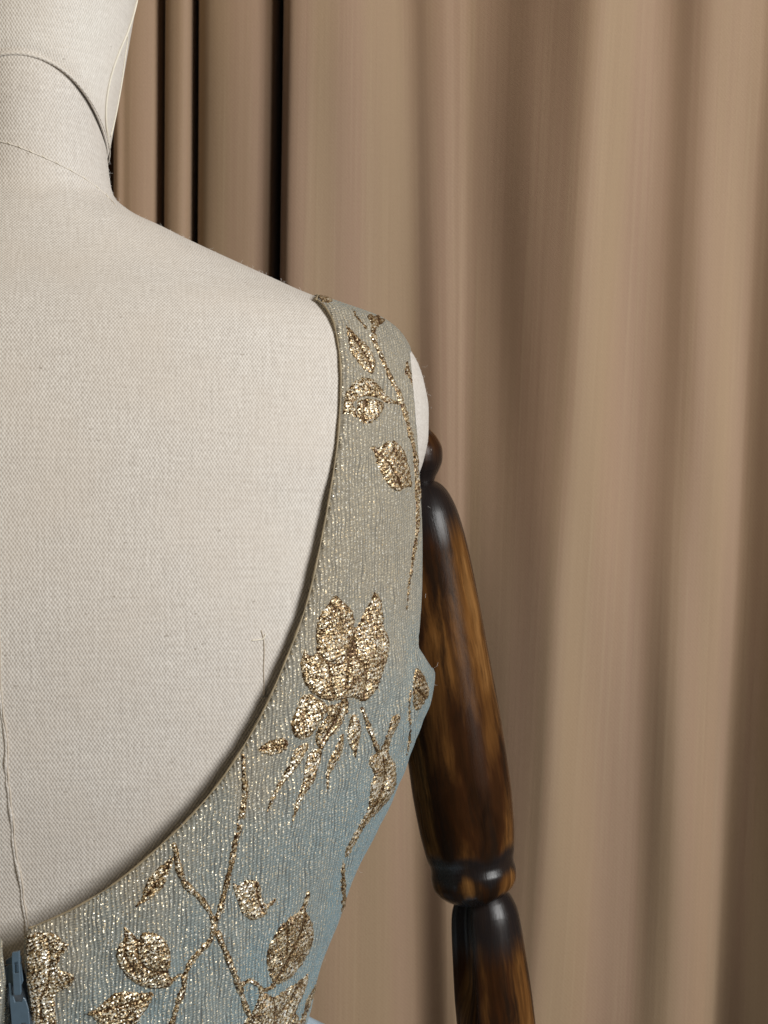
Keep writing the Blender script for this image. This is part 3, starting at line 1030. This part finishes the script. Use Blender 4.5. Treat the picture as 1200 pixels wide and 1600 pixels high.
for pl in ([(398, 930), (408, 960), (362, 1050), (322, 1100), (282, 1150), (242, 1210), (212, 1270), (188, 1310), (198, 1250), (233, 1170), (268, 1110), (303, 1040), (328, 980), (368, 943)],
           [(470, 958), (478, 1010), (457, 1080), (432, 1150), (392, 1210), (362, 1260), (336, 1340), (314, 1390), (322, 1320), (343, 1230), (373, 1150), (383, 1080), (398, 1010), (430, 968)],
           [(590, 880), (592, 940), (577, 1010), (547, 1060), (522, 1100), (516, 1160), (505, 1195), (496, 1100), (508, 1040), (538, 970), (563, 910)],
           [(640, 780), (676, 820), (682, 890), (667, 960), (650, 1038), (638, 980), (613, 940), (603, 880), (618, 820)]):
    motif('leaf', Z3(pl), 1, rot=0.5)
stem(Z3([(682, 745), (710, 820), (740, 900), (765, 965), (775, 1005)]), [5, 8, 8, 7])
motif('leaf', Z3([(840, 795), (886, 788), (882, 830), (852, 890), (832, 950), (832, 1000), (862, 1050), (866, 1130), (850, 1200), (800, 1270), (750, 1320), (700, 1380), (660, 1450), (620, 1520), (588, 1535), (618, 1450), (668, 1360), (708, 1290), (723, 1230), (728, 1160), (744, 1100), (724, 1060), (724, 1010), (768, 980), (798, 930), (820, 860)]), 1,
      [Z3([(790, 1000), (800, 1100), (770, 1220), (690, 1360)])], rot=0.3)
motif('leaf', Z3([(968, 542), (1002, 570), (1030, 630), (1036, 690), (1010, 730), (976, 774), (950, 740), (948, 650), (955, 590)]), 0, [Z3([(965, 650), (1000, 690), (1025, 720)])])
stem(Z3([(940, 655), (932, 750), (938, 850), (930, 950), (918, 1005)]), [3, 4, 4, 3])
# lower back
stem(Z3([(66, 990), (70, 1080), (76, 1200), (62, 1300), (42, 1400)]) + Z5([(255, 10), (235, 80), (215, 180), (195, 280), (170, 380), (145, 480), (122, 545)]), [6, 9, 9, 10, 8, 9, 9])
motif('leaf', Z4([(907, 192), (892, 260), (862, 332), (822, 392), (760, 432), (698, 462), (738, 400), (758, 330), (800, 270), (850, 230)]), 0, [Z4([(890, 220), (820, 320), (730, 440)])])
stem(Z4([(905, 118), (920, 200), (940, 280), (975, 350), (1040, 410), (1090, 480), (1120, 545)]), [7, 10, 10, 9, 9])
fl = motif('flower', Z4([(643, 556), (690, 590), (722, 622), (742, 590), (800, 588), (852, 618), (882, 670), (896, 740), (882, 800), (904, 850), (870, 882), (800, 888), (740, 872), (680, 842), (630, 782), (603, 720), (613, 660), (643, 620)]), 0,
           [Z4([(722, 622), (712, 680), (740, 750), (800, 790), (880, 790)]), Z4([(660, 600), (650, 700), (700, 800)])])
motif('petal', Z4([(732, 606), (790, 594), (845, 622), (878, 680), (880, 740), (842, 778), (780, 768), (735, 722), (722, 662)]), 1, (), fl, rot=0.9)
stem(Z4([(890, 850), (925, 820), (958, 808)]), 6)
stem(Z4([(1120, 545), (1100, 620), (1050, 680), (1000, 740), (962, 810), (958, 870), (930, 950), (900, 1050), (885, 1100)]), [9, 8, 9, 8, 9, 8, 9])
motif('leaf', Z4([(425, 1022), (490, 990), (540, 950), (590, 910), (650, 893), (720, 903), (805, 903), (772, 980), (742, 1022), (690, 1085), (560, 1110), (510, 1070), (480, 1032)]), 0, [Z4([(440, 1020), (560, 985), (700, 950), (790, 910)])])
motif('flower', Z4([(148, 600), (230, 588), (300, 600), (330, 640), (364, 648), (334, 700), (300, 772), (384, 810), (378, 862), (330, 892), (292, 912), (292, 1000), (287, 1085), (166, 1085), (154, 950), (136, 850), (134, 700)]), 1,
      [Z4([(240, 620), (260, 720), (250, 850), (210, 940), (220, 1060)]), Z4([(360, 650), (290, 700)])], lift=0.001)
stem(Z5([(126, 575), (170, 680), (210, 780), (240, 860), (270, 950), (300, 1030)]), [8, 9, 10, 9, 9])
motif('bud', Z5([(208, 325), (240, 340), (280, 318), (330, 313), (357, 340), (367, 400), (386, 440), (434, 408), (432, 442), (397, 470), (387, 500), (340, 522), (305, 528), (260, 492), (235, 430), (215, 370)]), 1, [Z5([(330, 330), (345, 420), (370, 480)])])
motif('leaf', Z5([(610, 360), (617, 410), (597, 480), (622, 520), (637, 580), (627, 660), (592, 730), (552, 790), (500, 842), (430, 862), (400, 800), (383, 730), (398, 660), (438, 590), (480, 530), (560, 470), (588, 400)]), 0,
      [Z5([(590, 480), (560, 600), (500, 720), (430, 850)]), Z5([(490, 540), (495, 640), (490, 700)])], rot=0.4)
stem(Z5([(255, 870), (290, 843), (330, 855), (362, 895), (350, 960), (320, 1020)]), [6, 7, 8, 8])
stem(Z5([(360, 890), (400, 885), (435, 858)]), 7)
motif('flower', Z5([(265, 1090), (310, 1012), (350, 962), (372, 905), (420, 922), (450, 910), (510, 870), (570, 832), (607, 798), (602, 870), (572, 940), (544, 1010), (565, 1090)]), 1,
      [Z5([(420, 925), (430, 1000), (420, 1080)]), Z5([(560, 850), (490, 960), (440, 1020)])], rot=0.9)
stem(Z5([(790, 225), (788, 300), (790, 380), (792, 450), (778, 560), (757, 628)]), [4, 7, 7, 8, 6, 3])
stem(Z5([(693, 772), (650, 862), (602, 970), (570, 1075)]), [4, 6, 8, 8])

# ------------------------------------------------------------------ zip at the centre back


def plate(name, poly, d0, thick, mat, parent, hole_poly=None, bev=0.0004):
    """flat cut piece: outline in photo pixels at distance d0"""
    bm = bmesh.new()
    outer = [bm.verts.new(P(x, y, d0)) for x, y in poly]
    edges = [bm.edges.new((outer[i], outer[(i + 1) % len(outer)])) for i in range(len(outer))]
    if hole_poly:
        hv = [bm.verts.new(P(x, y, d0)) for x, y in hole_poly]
        edges += [bm.edges.new((hv[i], hv[(i + 1) % len(hv)])) for i in range(len(hv))]
    bmesh.ops.triangle_fill(bm, use_beauty=True, use_dissolve=True, edges=edges)
    r = bmesh.ops.extrude_face_region(bm, geom=list(bm.faces))
    for v in [g for g in r['geom'] if isinstance(g, bmesh.types.BMVert)]:
        v.co.y += thick
    bmesh.ops.recalc_face_normals(bm, faces=list(bm.faces))
    me = bpy.data.meshes.new(name)
    bm.to_mesh(me)
    bm.free()
    me.materials.append(mat)
    o = bpy.data.objects.new(name, me)
    col.objects.link(o)
    o.parent = parent
    o.matrix_parent_inverse = world_of(parent).inverted()
    md = o.modifiers.new('edge', 'BEVEL')
    md.width = bev
    md.segments = 3
    return o


ZD = float(cast(full_bvh, 45, 1520)[0][1])
Q = lambda pts: [(x / 10, 1440 + y / 10) for x, y in pts]
tape = plate('zip_tape', Q([(-20, 700), (60, 690), (330, 640), (420, 900), (500, 1300), (560, 2300), (-20, 2300)]), ZD + 0.004, 0.0006, ZIP_TAPE, gown)
tape['label'] = 'blue grey zip at the centre back'
plate('slider', Q([(75, 720), (170, 660), (330, 660), (360, 930), (330, 1000), (120, 1000), (80, 900)]), ZD + 0.0012, 0.0022, ZIP_BLUE, tape)
plate('crown_bar', Q([(80, 610), (165, 555), (330, 540), (335, 640), (180, 660), (90, 670)]), ZD + 0.0016, 0.0015, ZIP_BLUE, tape)
plate('bridge', Q([(188, 485), (300, 465), (310, 820), (328, 1110), (318, 1145), (225, 1155), (212, 1120), (185, 700)]), ZD - 0.0024, 0.0022, ZIP_BLUE, tape, Q([(218, 645), (270, 632), (288, 800), (222, 810)]), 0.0003)
plate('pull_tab', Q([(130, 965), (165, 960), (205, 1160), (235, 1262), (335, 1255), (362, 1180), (400, 1230), (442, 1370), (470, 1680), (480, 2000), (430, 2080), (250, 2080), (195, 2000), (180, 1600), (150, 1250)]), ZD - 0.0012, 0.0014, ZIP_BLUE, tape, Q([(320, 1590), (400, 1585), (405, 1720), (325, 1730)]))
p = P(48.5, 1457, ZD - 0.0005)
ring = [p + np.array([math.cos(a) * 0.0010, -0.0004 * math.sin(2 * a), math.sin(a) * 0.0010]) for a in np.linspace(0, TAU * 0.94, 16)]
tube('thread_loop', ring, 0.0004, mat_plain('pale_thread', (0.45, 0.5, 0.5), 0.5), gown, 6)

# ------------------------------------------------------------------ lint on linen, dress and wood


def fibre(p, ln, par, rad=0.000045):
    d = rng.normal(0, 1, 3)
    d[1] -= 0.3
    d /= np.linalg.norm(d)
    pts = [np.array(p, float)]
    for i in range(7):
        d = d + rng.normal(0, 0.45, 3)
        d /= np.linalg.norm(d)
        pts.append(pts[-1] + d * ln / 7)
    return pts


def fibres(name, starts, lo, hi, parent):
    V, F = [], []
    for p in starts:
        pts = np.array(fibre(p, rng.uniform(lo, hi), parent))
        r = rng.uniform(0.00003, 0.00006)
        b = len(V)
        for q in pts:
            for k in range(3):
                a = TAU * k / 3
                V.append(q + r * np.array([math.cos(a), 0.5 * math.sin(a), math.sin(a)]))
        for i in range(len(pts) - 1):
            for k in range(3):
                F.append((b + 3 * i + k, b + 3 * i + (k + 1) % 3, b + 3 * i + 3 + (k + 1) % 3, b + 3 * i + 3 + k))
    o = mesh_obj(name, V, F, LINT, parent)
    o['kind'] = 'stuff'
    return o


st = []
for py in np.linspace(250, 460, 190):
    t = rng.normal(0.12, 0.25)
    st.append(body.at(t, zpix(py)))
for py in rng.uniform(560, 745, 80):
    st.append(body.at(rng.normal(0.1, 0.15), zpix(py)))
fibres('fuzz', st, 0.001, 0.004, torso)
st = [BV[i] for i in rng.integers(0, len(BV), 0)]
for x, y in smooth_px(NECK, 9):
    if rng.random() < 0.6:
        h, nn = cast(cloth_bvh, x + 3, y + 3)
        if h is not None:
            st.append(h)
for py in rng.uniform(500, 1560, 22):
    st.append(dress.at(rng.normal(0.05, 0.1), zpix(py)))
fibres('fuzz', st, 0.001, 0.005, bodice)
